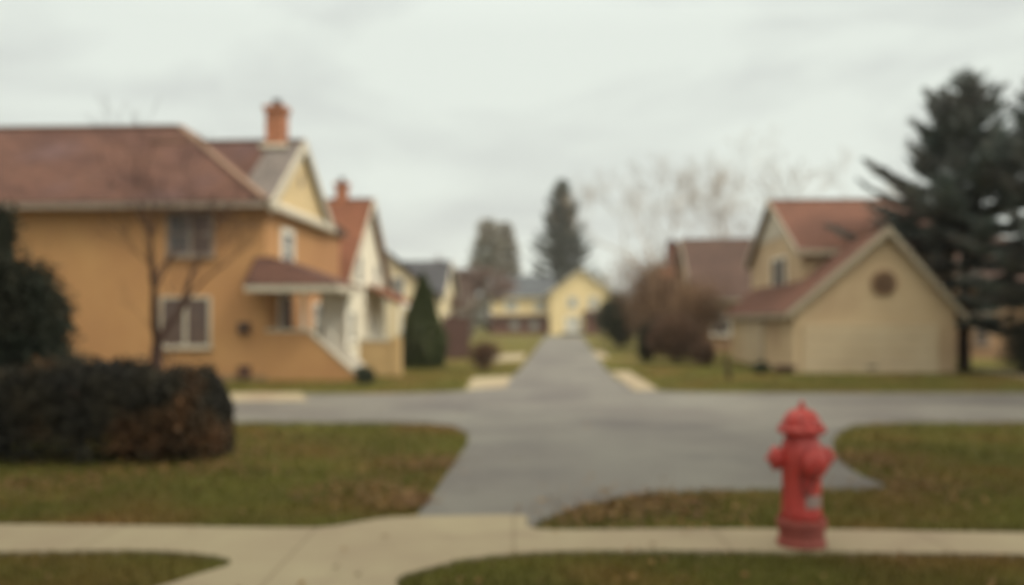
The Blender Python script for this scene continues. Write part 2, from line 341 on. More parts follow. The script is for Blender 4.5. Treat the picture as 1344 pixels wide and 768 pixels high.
def conifer(name, label, px, apex, Y, rpx, m, seed, z0=0.4, whorl=0.5, nb=8, power=0.85, spray=0.34, lean=0.0, group=None, flat=0.55, dens=1.0, cat='tree', tip=0, clear=False):
    x = (px - CX)/F*Y; h = CAMH + (HZ - apex)/F*Y; r = rpx/F*Y
    t = thing(name, label, cat, (x, Y, 0), group=group)
    rnd = random.Random(seed); rs = np.random.RandomState(seed)
    tr = MB(); tr.tube([(0, 0, -0.1), (0.02, 0, h*0.3), (lean*0.5, 0, h*0.65), (lean, 0, h*0.985)], [h*0.022, h*0.017, h*0.009, 0.01], 10)
    tr.build('trunk', M['bark'], t, True)
    Ps, Ds, Ls, Ws = [], [], [], []; limb = MB()
    z = z0
    while z < h - 0.1:
        f = (z - z0)/(h - z0); cx = lean*f
        R0 = r*(1 - f)**power*(min(1.0, 0.45 + 1.4*f) if tip else min(1.0, 0.72 + 1.4*f))*(rnd.uniform(0.72, 1.12) if tip else rnd.uniform(0.85, 1.1)) + 0.015*h
        k = max(4, int(nb*(1 - 0.35*f))); ph = rnd.uniform(0, 6.28)
        for i in range(k):
            a = ph + i*2*math.pi/k + rnd.uniform(-0.25, 0.25); Lb = R0*rnd.uniform(0.68, 1.18)
            el = -0.12 + 0.75*f + rnd.uniform(-0.1, 0.12)
            d0 = Vector((math.cos(a), math.sin(a), 0)); side = Vector((-math.sin(a), math.cos(a), 0))
            steps = max(5, int(Lb/spray*5*dens)); pts = []
            for s in range(steps + 1):
                q = s/steps
                pts.append(Vector((cx, 0, z)) + d0*Lb*q + Vector((0, 0, Lb*(math.tan(el)*q - 0.28*q*(1-q) + 0.10*q*q))))
            limb.tube([pts[0], pts[steps//2], pts[-1]], [0.012*Lb + 0.008, 0.008*Lb + 0.004, 0.003], 4, cap=False)
            for s in range(1, steps + 1):
                q = s/steps; p = pts[s]; bd = (pts[s] - pts[s-1]).normalized()
                hw = spray*(0.55 + 0.9*math.sin(math.pi*min(1, q*0.85 + 0.12)))*min(1, Lb/0.9)
                for sg in (-1, 1, -1, 1, 0):
                    dd = bd*rnd.uniform(0.5, 1.0) + side*sg*rnd.uniform(0.45, 1.0) + Vector((0, 0, rnd.uniform(-0.45, 0.3)*flat))
                    Ps.append(p + Vector((rnd.gauss(0, .03), rnd.gauss(0, .03), rnd.gauss(0, .03)))); Ds.append(dd.normalized()); Ls.append(hw*rnd.uniform(0.6, 1.2)); Ws.append(hw*rnd.uniform(0.14, 0.26))
        z += whorl*(1 - 0.5*f)*rnd.uniform(0.75, 1.25)
    for i in range(14):
        Ps.append(Vector((lean*0.98, 0, h - 0.05*h*i/14 - 0.02*h))); Ds.append(Vector((rnd.uniform(-.5, .5), rnd.uniform(-.5, .5), 1)).normalized()); Ls.append(spray*0.6); Ws.append(spray*0.14)
    limb.build('limb', M['bark'], t)
    P = np.array([tuple(p) for p in Ps]); D = np.array([tuple(p) for p in Ds]); Ls = np.array(Ls); Ws = np.array(Ws)
    if clear:      # boughs stop short of the garage house
        T_ = P + D*Ls[:, None]; W_ = T_ + np.array([x, Y, 0]); k = np.ones(len(P), bool)
        k &= ~((W_[:, 0] < 13.95) & (W_[:, 2] < 4.55 - .80*np.abs(W_[:, 0] - 11.5)))
        k &= ~((W_[:, 0] < 15.5) & (W_[:, 1] > 30.6) & (W_[:, 2] < 6.5 - .5*np.abs(W_[:, 1] - 35.3)))
        P, D, Ls, Ws = P[k], D[k], Ls[k], Ws[k]
    S = np.cross(D, rdir(len(P), rs)); S /= np.linalg.norm(S, axis=1, keepdims=True)
    V, Fc = quads(P, D, S, Ls, Ws)
    np_mesh('crown', V, Fc, m, t)
    return t

def bare_tree(name, label, px, top, Y, spread, seed, mb='bark', mt='bark', depth=6, trunk_r=0.12, fork=0.28, group=None, kids=3, twigr=1.0, up=0.25, nside=1.0):
    x = (px - CX)/F*Y; h = CAMH + (HZ - top)/F*Y
    t = thing(name, label, 'tree', (x, Y, 0), group=group)
    rnd = random.Random(seed); A = MB(); B = MB()
    def grow(p, d, ln, r, k):
        b = A if k <= 1 else B
        n = 3 if k < 4 else 2; pts = [p]; rr = [r]; q = p.copy(); dd = d.copy()
        for i in range(n):
            dd = (dd + Vector((rnd.gauss(0, .13), rnd.gauss(0, .13), rnd.gauss(0, .06) + up*0.12))).normalized()
            q = q + dd*ln/n; pts.append(q.copy()); rr.append(r*(1 - 0.42*(i+1)/n))
        b.tube(pts, [max(v, 0.0025*twigr) for v in rr], 8 if k <= 1 else (5 if k < 4 else 3), cap=False)
        if k >= depth: return
        m = kids + (1 if rnd.random() < 0.4 else 0)
        for i in range(m):
            a = 2*math.pi*(i + rnd.random()*0.6)/m; tilt = rnd.uniform(0.3, 0.75)*spread
            s1 = dd.cross(Vector((0.3, 0.2, 1))).normalized() if abs(dd.z) < 0.95 else Vector((1, 0, 0)); s2 = dd.cross(s1)
            nd = (dd*math.cos(tilt) + (s1*math.cos(a) + s2*math.sin(a))*math.sin(tilt) + Vector((0, 0, up*0.3))).normalized()
            j = rnd.choice([n, n, n-1]) if k > 0 else n
            grow(pts[j], nd, ln*rnd.uniform(0.62, 0.88), rr[j]*rnd.uniform(0.55, 0.75), k+1)
    grow(Vector((0, 0, -0.1)), Vector((0, 0, 1)), h*fork, trunk_r, 0)
    A.build('trunk', M[mb], t, True); B.build('branches', M[mt], t)
    zs = max(v[2] for v in B.v); sc = h/zs; t.scale = (sc, sc, sc)
    return t

# ------------------------------------------------------------------ house helpers
TH = -math.atan(0.0567)
def window(parent, face, c, u0, u1, z0, z1, m, mull=1, bars=0, frame='white', name='window', fw=0.07, second=None):
    """face: 'f' faces -y at y=c ; 'r' faces +x at x=c ; 'l' faces -x at x=c (local axes)"""
    def bx(b, a0, a1, d0, d1, e0, e1):
        if face == 'f': b.box(a0, a1, c - d1, c - d0, e0, e1)
        elif face == 'r': b.box(c + d0, c + d1, a0, a1, e0, e1)
        else: b.box(c - d1, c - d0, a0, a1, e0, e1)
    f = MB()
    bx(f, u0, u1, 0, .06, z1 - fw, z1); bx(f, u0, u1, 0, .06, z0, z0 + fw)
    bx(f, u0, u0 + fw, 0, .06, z0 + fw, z1 - fw); bx(f, u1 - fw, u1, 0, .06, z0 + fw, z1 - fw)
    for k in range(1, mull + 1):
        uc = u0 + (u1 - u0)*k/(mull + 1); bx(f, uc - fw*.6, uc + fw*.6, 0, .055, z0 + fw, z1 - fw)
    zc = (z0 + z1)/2
    fo = f.build(name, M[frame], parent)
    s = MB(); bx(s, u0 - .05, u1 + .05, 0, .11, z0 - .05, z0 - .003); s.build('sill', M[frame], fo)
    for k in range(mull + 1):
        a0 = u0 + (u1 - u0)*k/(mull + 1) + fw*.62; a1 = u0 + (u1 - u0)*(k + 1)/(mull + 1) - fw*.62
        p = MB(); bx(p, a0, a1, .004, .02, z0 + fw*.98, z1 - fw*.98)
        mm = m if (k == 0 or not second) else second
        p.build('pane', M[mm], fo)
        if bars:
            q = MB(); bx(q, a0, a1, .02, .045, zc - .025, zc + .025)
            q.build('sash_bar', M[frame], fo)
    return fo
def slab(parent, pts, th, m, name='roof'):
    """roof slope: polygon given on its underside, thickened upward"""
    P = [Vector(p) for p in pts]; n = (P[1]-P[0]).cross(P[2]-P[0]).normalized()
    if n.z < 0: n = -n
    return MB().prism(P, n*th).build(name, M[m], parent)
def gable_x(t, x0, x1, y0, y1, zb, ze, zr, wall, roof, ov=0.35, trim='trim', ends=('l', 'r'), gable=None, th=0.12, rname='roof'):
    """walls box, ridge along local x; gable ends at x0 / x1"""
    ym = (y0+y1)/2
    MB().prism([(x0, y0, zb), (x0, y1, zb), (x0, y1, ze), (x0, ym, zr), (x0, y0, ze)], (x1-x0, 0, 0)).build('wall', M[wall], t)
    sl = (zr-ze)/(ym-y0); zo = ze - sl*ov
    for s in (0, 1):
        ya, yo = (y0, y0-ov) if s == 0 else (y1, y1+ov)
        slab(t, [(x0-ov*.7, yo, zo), (x1+ov*.7, yo, zo), (x1+ov*.7, ym, zr+.004), (x0-ov*.7, ym, zr+.004)], th, roof, rname)
        b = MB(); b.box(x0-ov*.7, x1+ov*.7, *(sorted((yo, yo + (-.05 if s == 0 else .05)))), zo-.06, zo+.13); b.build('fascia', M[trim], t)
    for e in ends:
        xe = x0-ov*.7-.055 if e == 'l' else x1+ov*.7+.005
        b = MB()
        for s in (0, 1):
            yo = y0-ov if s == 0 else y1+ov
            b.prism([(xe, yo, zo-.10), (xe, yo, zo+.13), (xe, ym, zr+.17), (xe, ym, zr-.06)], (.05, 0, 0))
        b.build('bargeboard', M[trim], t)
    MB().beam((x0-ov*.7, ym, zr+th*1.25), (x1+ov*.7, ym, zr+th*1.25), .22, .05).build('ridge_cap', M['ridge_cap'] if roof not in ('roof_slate', 'roof_blue') else M[roof], t)
def gable_y(t, x0, x1, y0, y1, zb, ze, zr, wall, roof, ov=0.35, trim='trim', ends=('f',), xm=None, th=0.12):
    xm = (x0+x1)/2 if xm is None else xm
    MB().prism([(x0, y0, zb), (x1, y0, zb), (x1, y0, ze), (xm, y0, zr), (x0, y0, ze)], (0, y1-y0, 0)).build('wall', M[wall], t)
    for s in (0, 1):
        xa, xo = (x0, x0-ov) if s == 0 else (x1, x1+ov)
        zo = ze - (zr-ze)/abs(xm-xa)*ov
        slab(t, [(xo, y0-ov*.7, zo), (xo, y1+(ov*.7), zo), (xm, y1+ov*.7, zr+.004), (xm, y0-ov*.7, zr+.004)], th, roof)
        b = MB(); b.box(*(sorted((xo, xo + (-.05 if s == 0 else .05)))), y0-ov*.7, y1+ov*.7, zo-.06, zo+.13); b.build('fascia', M[trim], t)
        for e in ends:
            ye = y0-ov*.7-.055 if e == 'f' else y1+ov*.7+.005
            MB().prism([(xo, ye, zo-.10), (xo, ye, zo+.13), (xm, ye, zr+.17), (xm, ye, zr-.06)], (0, .05, 0)).build('bargeboard', M[trim], t)
    MB().beam((xm, y0-ov*.7, zr+th*1.25), (xm, y1+ov*.7, zr+th*1.25), .22, .05).build('ridge_cap', M['ridge_cap'] if roof not in ('roof_slate', 'roof_blue') else M[roof], t)
def chimney(t, x, y, w_, z0, z1, m='brick', flash=True):
    c = MB().box(x-w_/2, x+w_/2, y-w_/2, y+w_/2, z0, z1).build('chimney', M[m], t)
    MB().box(x-w_/2-.06, x+w_/2+.06, y-w_/2-.06, y+w_/2+.06, z1-.16, z1-.003).build('brick_collar', M[m], c)
    MB().lathe([(w_*.28, z1), (w_*.25, z1+.22), (w_*.18, z1+.22), (w_*.18, z1+.02)], 14, origin=(x, y, 0)).build('flue_pot', M['iron'], c)
    return c

# ------------------------------------------------------------------ golden stucco house (left)
h1 = thing('stucco_house', 'big golden orange stucco house with brown hip roof and tall brick chimney', 'house', (-6.62, 24.6, 0), TH)
D1, ZE, ZR, ZG, YB = 6.0, 4.72, 7.62, 6.8, 8.1
MB().box(-18, 0, 0, YB, 0, ZE).build('wall', M['stucco'], h1)
MB().box(-18.01, .03, -.03, YB+.03, -.02, .16).build('plinth', M['dull_tan'], h1)
o = .4; zo = ZE - .02
e = [(-18-o, -o, zo), (.1, -o, zo), (.1, YB+o, zo), (-18-o, YB+o, zo)]
r0, r1 = (-13.9, YB/2, ZR), (-4.1, YB/2, ZR)
for pts in ([e[0], e[1], r1, r0], [e[2], e[3], r0, r1], [e[1], e[2], r1], [e[3], e[0], r0]):
    slab(h1, pts, .12, 'roof_brown')
c = MB()
for a, b in ((e[1], r1), (e[2], r1), (e[0], r0), (e[3], r0), (r0, r1)):
    c.beam(Vector(a)+Vector((0, 0, .17)), Vector(b)+Vector((0, 0, .15)), .24, .06)
c.build('ridge_cap', M['ridge_cap'], h1)
c = MB(); c.box(-18-o, .1, -o-.05, -o, zo-.08, zo+.12); c.box(-18-o-.05, -18-o, -o, YB+o, zo-.08, zo+.12); c.box(-18-o, .1, YB+o, YB+o+.05, zo-.08, zo+.12)
c.build('fascia', M['trim_dull'], h1)
MB().box(-18-o+.01, o*.5, -o+.01, YB+o-.01, zo-.05, zo-.012).build('soffit', M['trim_dull'], h1)
# side gable over the street wall
gm = D1/2
MB().prism([(-.02, -.05, ZE+.1), (-.02, D1, ZE+.1), (-.02, gm, ZG)], (.10, 0, 0)).build('gable_wall', M['gable_yellow'], h1)
ovg = .28
slg = (ZG-ZE)/gm
for s in (0, 1):
    ye = -ovg if s == 0 else D1+ovg
    ze_ = ZE - slg*ovg + .12
    slab(h1, [(-3.2, ye, ze_), (-.805, ye, ze_), (-.805, gm, ZG+.12), (-4.6, gm, ZG+.12)], .11, 'roof_brown')
    g = slab(h1, [(-.80, ye, ze_), (.2, ye, ze_), (.2, gm, ZG+.12), (-.80, gm, ZG+.12)], .115, 'roof_grey'); g['label'] = 'grey shingled end of the roof beside the gable'
    MB().prism([(.205, ye, ze_-.16), (.205, ye, ze_+.14), (.205, gm, ZG+.27), (.205, gm, ZG-.06)], (.06, 0, 0)).build('bargeboard', M['trim'], h1)
MB().beam((-4.6, gm, ZG+.27), (.2, gm, ZG+.27), .22, .05).build('ridge_cap', M['ridge_cap'], h1)
MB().prism([(.03, -.3, ZE-.12), (.30, -.3, ZE-.12), (.30, -.3, ZE+.02), (.03, -.3, ZE+.24)], (0, D1+.6, 0)).build('cornice', M['trim'], h1)
MB().prism([(.081, gm-.14, 5.65), (.081, gm+.14, 5.65), (.081, gm+.14, 5.95), (.081, gm, 6.08), (.081, gm-.14, 5.95)], (.03, 0, 0)).build('attic_vent', M['trim_dull'], h1)
chimney(h1, -.62, gm-.1, .54, 6.3, 8.05)
MB().prism([(-1.0, gm-.62, 6.72), (-.2, gm-.62, 6.72), (-.2, gm-.62, 6.80), (-1.0, gm-.62, 6.80)], (0, .25, .1)).build('flashing', M['trim'], h1)
window(h1, 'f', 0, -2.72, -1.42, 3.36, 4.56, 'glass_grey', 1, 1, second='glass_brown', frame='trim_dull')
window(h1, 'f', 0, -2.90, -1.50, .90, 2.28, 'glass_brown', 1, 0, frame='trim')
window(h1, 'r', 0, 1.25, 2.45, 3.15, 4.28, 'glass_grey', 0, 1, fw=.16)
window(h1, 'r', 0, 4.6, 5.6, 1.0, 2.2, 'glass_grey', 0, 1)
ml = MB().box(-.72, -.42, -.16, 0, 1.28, 1.58).build('utility_meter', M['brown_door'], h1)
MB().lathe([(.10, 0), (.10, .08), (.05, .11)], 16, Matrix.Rotation(R(90), 3, 'X'), (-.57, -.16, 1.43)).build('meter_dial', M['iron'], ml)
MB().box(-.72, -.40, -.14, -.031, .10, .42).build('foundation_vent', M['brown_door'], h1)
# entrance porch on the street side
MB().prism([(-.015, -.02, 0), (1.12, -.02, 0), (1.12, -.02, 1.33), (-.015, -.02, 1.33)], (0, .2, 0)).build('porch_wall', M['stucco'], h1)
MB().prism([(1.12, -.02, 0), (2.42, -.02, 0), (2.42, -.02, .18), (1.12, -.02, 1.33)], (0, .2, 0)).build('stair_wall', M['stucco'], h1)
MB().box(.05, 1.12, .18, 2.3, 0, .75).build('porch_floor', M['trim_dull'], h1)
c = MB(); c.beam((.0, .08, 1.36), (1.14, .08, 1.36), .28, .07); c.build('coping', M['trim'], h1)
b = MB(); b.beam((1.12, .08, 1.38), (2.46, .08, .20), .26, .07, (0, 0, 1)); b.build('stair_coping', M['trim'], h1)
b = MB()
for k in range(5): b.box(1.12+k*.27, 1.12+(k+1)*.27, .18, 1.6, 0, .75-.15*k)
b.build('steps', M['trim_dull'], h1)
b = MB(); b.prism([(1.12, 1.6, 0), (2.42, 1.6, 0), (2.42, 1.6, .25), (1.12, 1.6, 1.45)], (0, .12, 0)); b.build('stair_side_wall', M['white'], h1)
MB().box(.001, .09, 1.0, 2.0, .75, 2.35).build('door_frame', M['white'], h1)
d = MB().box(.09, .13, 1.08, 1.92, .76, 2.28).build('door', M['brown_door'], h1)
MB().lathe([(.035, 0), (.04, .03), (.02, .06)], 12, Matrix.Rotation(R(90), 3, 'Y'), (.13, 1.8, 1.45)).build('door_handle', M['iron'], d)
MB().box(1.02, 1.14, 1.7, 2.2, 0.75, 2.45).build('porch_screen', M['white'], h1)
MB().box(1.14, 1.78, 1.72, 2.2, 0.9, 2.45).build('porch_bay', M['white'], h1)
for (xx, yy) in ((1.0, .08), (1.8, 1.60)):
    MB().tube([(xx, yy, .7 if yy > 1 else 1.4), (xx, yy, 2.46)], [.055, .05], 10).build('porch_post', M['white'], h1)
px0, px1, py0, py1 = -.3, 2.1, -.72, 2.3
ap, ar = (-.22, -.012, 3.28), (.012, -.012, 3.28)
slab(h1, [(px0, py0, 2.52), (px1, py0, 2.52), ar, ap], .09, 'roof_brown', 'porch_roof')
slab(h1, [(px1, py0, 2.52), (px1, py1, 2.52), (.012, py1, 3.28), ar], .09, 'roof_brown', 'porch_roof')
slab(h1, [(px0, py0, 2.52), ap, (px0, -.012, 2.9)], .09, 'roof_brown', 'porch_roof')
c = MB(); c.box(px0, px1, py0-.04, py0, 2.38, 2.55); c.box(px1, px1+.04, py0, py1, 2.38, 2.55); c.box(px0-.04, px0, py0, -.03, 2.38, 2.62)
c.build('porch_fascia', M['trim'], h1)
MB().box(.01, px1-.01, py0+.01, py1, 2.40, 2.46).build('porch_ceiling', M['trim_dull'], h1)

# low tan wall by the steps
M['tan_stucco'] = mat('tan_stucco', (0.52, 0.37, 0.19), (0.46, 0.31, 0.15), 0.6, 0.9, 0.2, bump=.3)
t = thing('stucco_garden_wall', 'low tan stucco garden wall between the golden house steps and the dark clipped cedar', 'wall', (-4.0, 26.6, 0), TH)
MB().box(-.45, .47, 0, .25, 0, 1.02).build('wall', M['tan_stucco'], t)
MB().box(.473, .76, -.04, .29, 0, 1.14).build('pillar', M['tan_stucco'], t)
MB().box(-.5, .46, -.03, .28, 1.02, 1.09).build('coping', M['trim'], t)

# ------------------------------------------------------------------ white gabled house with red roof
h2 = thing('gabled_house', 'white gabled house with steep red-brown roof and small brick chimney behind the golden house', 'house', (-6.15, 32.8, 0), TH)
MB()
gable_x(h2, -8, 0, 0.3, 8.7, 0, 2.95, 6.45, 'white_siding', 'roof_red', .38)
chimney(h2, -1.05, 4.5, .45, 5.9, 7.25)
window(h2, 'r', 0, 2.45, 3.35, 3.05, 4.25, 'glass_grey', 0, 1)
window(h2, 'r', 0, 1.3, 2.2, .85, 2.0, 'glass_grey', 0, 1)
window(h2, 'r', 0, 5.6, 6.5, 2.9, 4.0, 'glass_grey', 0, 1)
d = MB().box(.001, .05, 5.1, 6.1, .2, 2.1).build('door', M['white'], h2)
slab(h2, [(1.5, 4.0, 2.25), (1.5, 8.2, 2.25), (0.02, 8.2, 3.0), (0.02, 4.0, 3.0)], .09, 'roof_red', 'porch_roof')
MB().box(1.5, 1.54, 4.0, 8.2, 2.16, 2.34).build('porch_fascia', M['white'], h2)
for yy in (4.1, 6.1, 8.1): MB().box(1.36, 1.46, yy-.05, yy+.05, .55, 2.24).build('porch_post', M['white'], h2)
MB().box(.03, 1.5, 4.0, 8.2, 0, .55).build('porch_floor', M['trim_dull'], h2)
rl = MB(); rl.box(1.38, 1.44, 4.1, 8.1, 1.28, 1.34); rl.box(1.38, 1.44, 4.1, 8.1, .66, .71)
for k in range(26): rl.box(1.395, 1.425, 4.2+k*.15, 4.23+k*.15, .7, 1.29)
rl.build('railing', M['white'], h2)

# ------------------------------------------------------------------ cream house facing the camera
h3 = thing('gabled_house', 'cream house with dark roof edge, right behind the white gabled house', 'house', (-6.45, 45, 0), R(7))
gable_y(h3, -3.3, 2.8, 0, 6, 0, 2.9, 5.4, 'cream', 'roof_slate', .22, trim='roof_slate')
window(h3, 'f', 0, .35, 1.15, 2.7, 3.8, 'glass_grey', 0, 1)
window(h3, 'f', 0, 1.5, 2.4, .9, 2.1, 'glass_grey', 0, 1)
window(h3, 'f', 0, -1.6, -.7, .9, 2.1, 'glass_grey', 0, 1)

# ------------------------------------------------------------------ grey roofed house further up the left side
h4 = thing('gabled_house', 'slate grey roofed house with a cream end wall, farthest of the left row', 'house', (-4.3, 56, 0), TH)
gable_x(h4, -7, 0, 0, 6.5, 0, 3.4, 5.35, 'cream', 'roof_slate', .35)
window(h4, 'f', 0, -1.6, -.7, .9, 2.2, 'glass_grey', 0, 1)
window(h4, 'f', 0, -3.6, -2.7, .9, 2.2, 'glass_grey', 0, 1)
window(h4, 'r', 0, 2.6, 3.6, 1.0, 2.2, 'glass_grey', 0, 1)

# ------------------------------------------------------------------ far yellow house at the end of the street
h5 = thing('yellow_house', 'bright yellow two storey house with slate roof at the far end of the street', 'house', (8.35, 112, 0), 0)
gable_x(h5, -10.9, -3.3, 0.6, 8.6, 0, 4.85, 7.2, 'far_yellow', 'roof_blue', .5, ends=('l',))
gable_y(h5, -3.75, 3.7, -1.2, 8, 0, 5.2, 7.95, 'far_yellow', 'roof_blue', .5)
MB().box(-10.95, -3.8, -.35, .58, 0, 1.95).build('lower_wall', M['redbrick'], h5)
slab(h5, [(-11.2, -.8, 1.96), (-3.85, -.8, 1.96), (-3.85, .59, 2.3), (-11.2, .59, 2.3)], .1, 'roof_dark', 'porch_roof')
for k, u in enumerate((-9.2, -5.6)): window(h5, 'f', .6, u, u+1.5, 2.95, 4.15, 'glass_pale', 0, 1, fw=.14)
for u in (-8.6, -6.2): window(h5, 'f', -.35, u, u+1.1, .7, 1.6, 'glass_pale', 0, 0, fw=.05, frame='trim_dull')
for u in (-1.6, .9): window(h5, 'f', -1.2, u, u+1.2, 3.2, 4.6, 'glass_pale', 0, 1, fw=.14)
window(h5, 'f', -1.2, 2.3, 3.3, .8, 2.1, 'glass_pale', 0, 1)
d = MB().box(-1.9, -.1, -1.28, -1.202, .05, 2.2).build('door', M['white'], h5)
for xx in (-1.6, -.9): MB().box(xx, xx+.5, -1.30, -1.283, 1.2, 1.9).build('pane', M['glass_pale'], d)
MB().box(-2.3, .4, -2.6, -1.21, 0, .3).build('steps', M['roof_slate'], h5)
MB().box(.5, 2.0, -2.2, -1.21, 0, 2.3).build('porch', M['redbrick'], h5)
slab(h5, [(.3, -2.45, 2.3), (2.2, -2.45, 2.3), (2.2, -1.2, 2.9), (.3, -1.2, 2.9)], .08, 'roof_dark', 'porch_roof')
# ------------------------------------------------------------------ cream garage house (right)
h6 = thing('garage_house', 'cream tan house with rose brown roofs and a wide garage gable', 'house', (8.7, 28.2, 0), TH)
# garage wing : local x 0..5.05, y 0..10.5, ridge along y
GW = 4.86
gable_y(h6, 0, GW, 0, 10.6, 0, 1.98, 4.34, 'tan_siding', 'roof_rose', .26, trim='trim_mid', xm=2.80)
b = MB().box(.38, 4.2, -.045, -.002, .02, 1.42)
gd = b.build('garage_door', M['door_pale'], h6)
b = MB()
for k in range(1, 4): b.box(.40, 4.18, -.056, -.0455, .02+k*.35-.012, .02+k*.35+.012)
b.build('panel_joint', M['trim_dull'], gd)
MB().box(2.2, 2.5, -.08, -.046, .18, .24).build('handle', M['iron'], gd)
c = MB(); c.box(.28, .38, -.06, -.001, 0, 1.52); c.box(4.2, 4.3, -.06, -.001, 0, 1.52); c.box(.38, 4.2, -.06, -.001, 1.42, 1.52)
c.build('door_trim', M['door_pale'], h6)
# oval attic vent
v = MB().lathe([(.40, 0), (.40, .05), (.33, .06)], 28, Matrix.Rotation(R(90), 3, 'X'), (2.70, -.001, 2.78)).build('attic_vent', M['dull_tan'], h6)
b = MB()
for k in range(-3, 4): b.box(2.70-.31*math.cos(k*.28), 2.70+.31*math.cos(k*.28), -.085, -.055, 2.78+k*.09-.015, 2.78+k*.09+.02)
b.build('louvre', M['brown_door'], v)
b = MB().box(-.045, -.002, 4.4, 8.0, .02, 1.55); gd = b.build('garage_door', M['door_pale'], h6); gd['label'] = 'pale garage door in the wall facing the street'
b = MB()
for k in range(1, 4): b.box(-.056, -.046, 4.42, 7.98, .02+k*.38-.012, .02+k*.38+.012)
b.build('panel_joint', M['trim_dull'], gd)
MB().tube([(-.08, 4.2, .05), (-.08, 4.2, 1.75), (-.22, 4.2, 1.85)], [.04]*3, 8).build('downpipe', M['trim'], h6)
# upper storey block
t6 = (1.02, 3.1)
ux0, uy0, uy1 = 1.0, 3.0, 11.4
gable_x(h6, ux0, 6.1, uy0, uy1, 0, 4.05, 6.14, 'tan_siding', 'roof_rose', .28, trim='trim_mid')
MB().prism([(ux0-.03, uy0+1.3, 4.75), (ux0-.03, uy1-1.3, 4.75), (ux0-.03, (uy0+uy1)/2, 6.05)], (.025, 0, 0)).build('gable_panel', M['trim'], h6)
window(h6, 'l', ux0, 5.05, 7.35, 2.78, 4.0, 'dark', 1, 0, fw=.08)

h7 = thing('brown_roof_house', 'dull tan house with dark brown roof just left of the cream garage house', 'house', (11.35, 46.5, 0), TH)
gable_x(h7, -1.95, 9, 0, 9, 0, 2.9, 6.05, 'dull_tan', 'roof_dark', .35, trim='trim_mid')
chimney(h7, .4, 8.8, .6, 4.0, 6.3, 'redbrick')
window(h7, 'l', -1.95, 3.6, 4.6, 2.9, 4.0, 'glass_grey', 0, 1)
window(h7, 'f', 0, -1.2, -.2, .9, 2.1, 'dark', 0, 1)
window(h7, 'f', 0, 1.4, 2.6, .9, 2.1, 'glass_grey', 1, 1)
h8 = thing('brown_roof_house', 'far red brown roofed house with thin chimney behind the russet trees', 'house', (13.2, 64, 0), TH)
gable_x(h8, -2.4, 5, 0, 8, 0, 3.0, 5.6, 'dull_tan', 'roof_red', .35, trim='trim_dull')
chimney(h8, -1.5, 4, .8, 5.0, 7.5, 'redbrick')
window(h8, 'l', -2.4, 3, 4.2, .9, 2.1, 'glass_grey', 0, 1)
window(h8, 'f', 0, -1.4, -.3, .9, 2.1, 'glass_grey', 0, 1)
h9 = thing('tan_house', 'tan house half hidden under the big dark spruces at the right edge', 'house', (19.6, 39.5, 0), TH)
gable_x(h9, 0, 9, 0, 8, 0, 3.35, 5.4, 'dull_tan', 'roof_dark', .4, trim='trim_dull')
window(h9, 'f', 0, .35, .95, 1.9, 2.8, 'dark', 0, 1, frame='trim_dull')
window(h9, 'f', 0, .35, .95, .6, 1.4, 'dark', 0, 1, frame='trim_dull')
window(h9, 'f', 0, 2.6, 3.8, 1.1, 2.4, 'dark', 1, 1, frame='trim_dull')

# ------------------------------------------------------------------ fence left of the street
t = thing('wooden_fence', 'reddish brown wooden board fence right of the dark clipped cedar', 'fence', (-2.75, 37.5, 0), 0)
MB().box(-.05, .95, 0, .04, .08, 1.8).build('board_panel', M['wood_fence'], t)
for xx in (-.05, .45, .95): MB().prism([(xx-.05, .045, -.1), (xx+.05, .045, -.1), (xx+.05, .045, 1.85), (xx, .045, 1.93), (xx-.05, .045, 1.85)], (0, .1, 0)).build('post', M['wood_fence'], t)

# ------------------------------------------------------------------ trees and shrubs
def cedar(px, py, wpx, hpx, seed):
    Y = CAMH*F/(py-HZ); x = (px-CX)/F*Y; h = hpx/F*Y; r = wpx/F*Y/2
    t = thing('clipped_cedar', 'dense dark green cone shaped cedar beside the tan garden wall', 'tree', (x, Y, 0))
    MB().tube([(0, 0, -.05), (0, 0, h*.5), (0, 0, h*.9)], [.07, .05, .01], 8).build('trunk', M['bark'], t)
    rs = np.random.RandomState(seed); n = 26000
    q = rs.uniform(0, 1, n)**1.25
    a = rs.uniform(0, 2*np.pi, n)
    R0 = r*np.minimum(1.0, ((1-q)/.72)**.85)*(0.86 + .14*np.minimum(1, q/.12))*(1 + .07*np.sin(5*a + 9*q) + .07*np.sin(3*a-14*q) + .05*np.sin(11*a+23*q))
    rad = R0*rs.uniform(.55, 1.03, n)**.5
    P = np.stack([rad*np.cos(a), rad*np.sin(a), .05 + q*(h-.05)], 1)
    leaf_cloud(P, M['cedar'], 'crown', t, .10, seed, .4, .9)
cedar(555, 483, 60, 123, 3)

shrub('round_shrub', 'small dark round shrub on the grass below the tan garden wall', 'shrub', 480, 504, 34, 26, M['greenleaf'], 5, 4500, .05)
shrub('bare_shrub', 'reddish brown twiggy shrub on the lawn right of the dark clipped cedar', 'shrub', 636, 489, 46, 44, M['redtwig'], 6, 3500, .07)
shrub('low_shrub', 'small dark shrub at the left corner of the cream garage', 'shrub', 1000, 491, 26, 18, M['greenleaf'], 7, 2500, .05)
shrub('low_shrub', 'lower brownish shrub just right of the small dark shrub at the cream garage', 'shrub', 1030, 491, 28, 13, M['redtwig'], 8, 2500, .05)
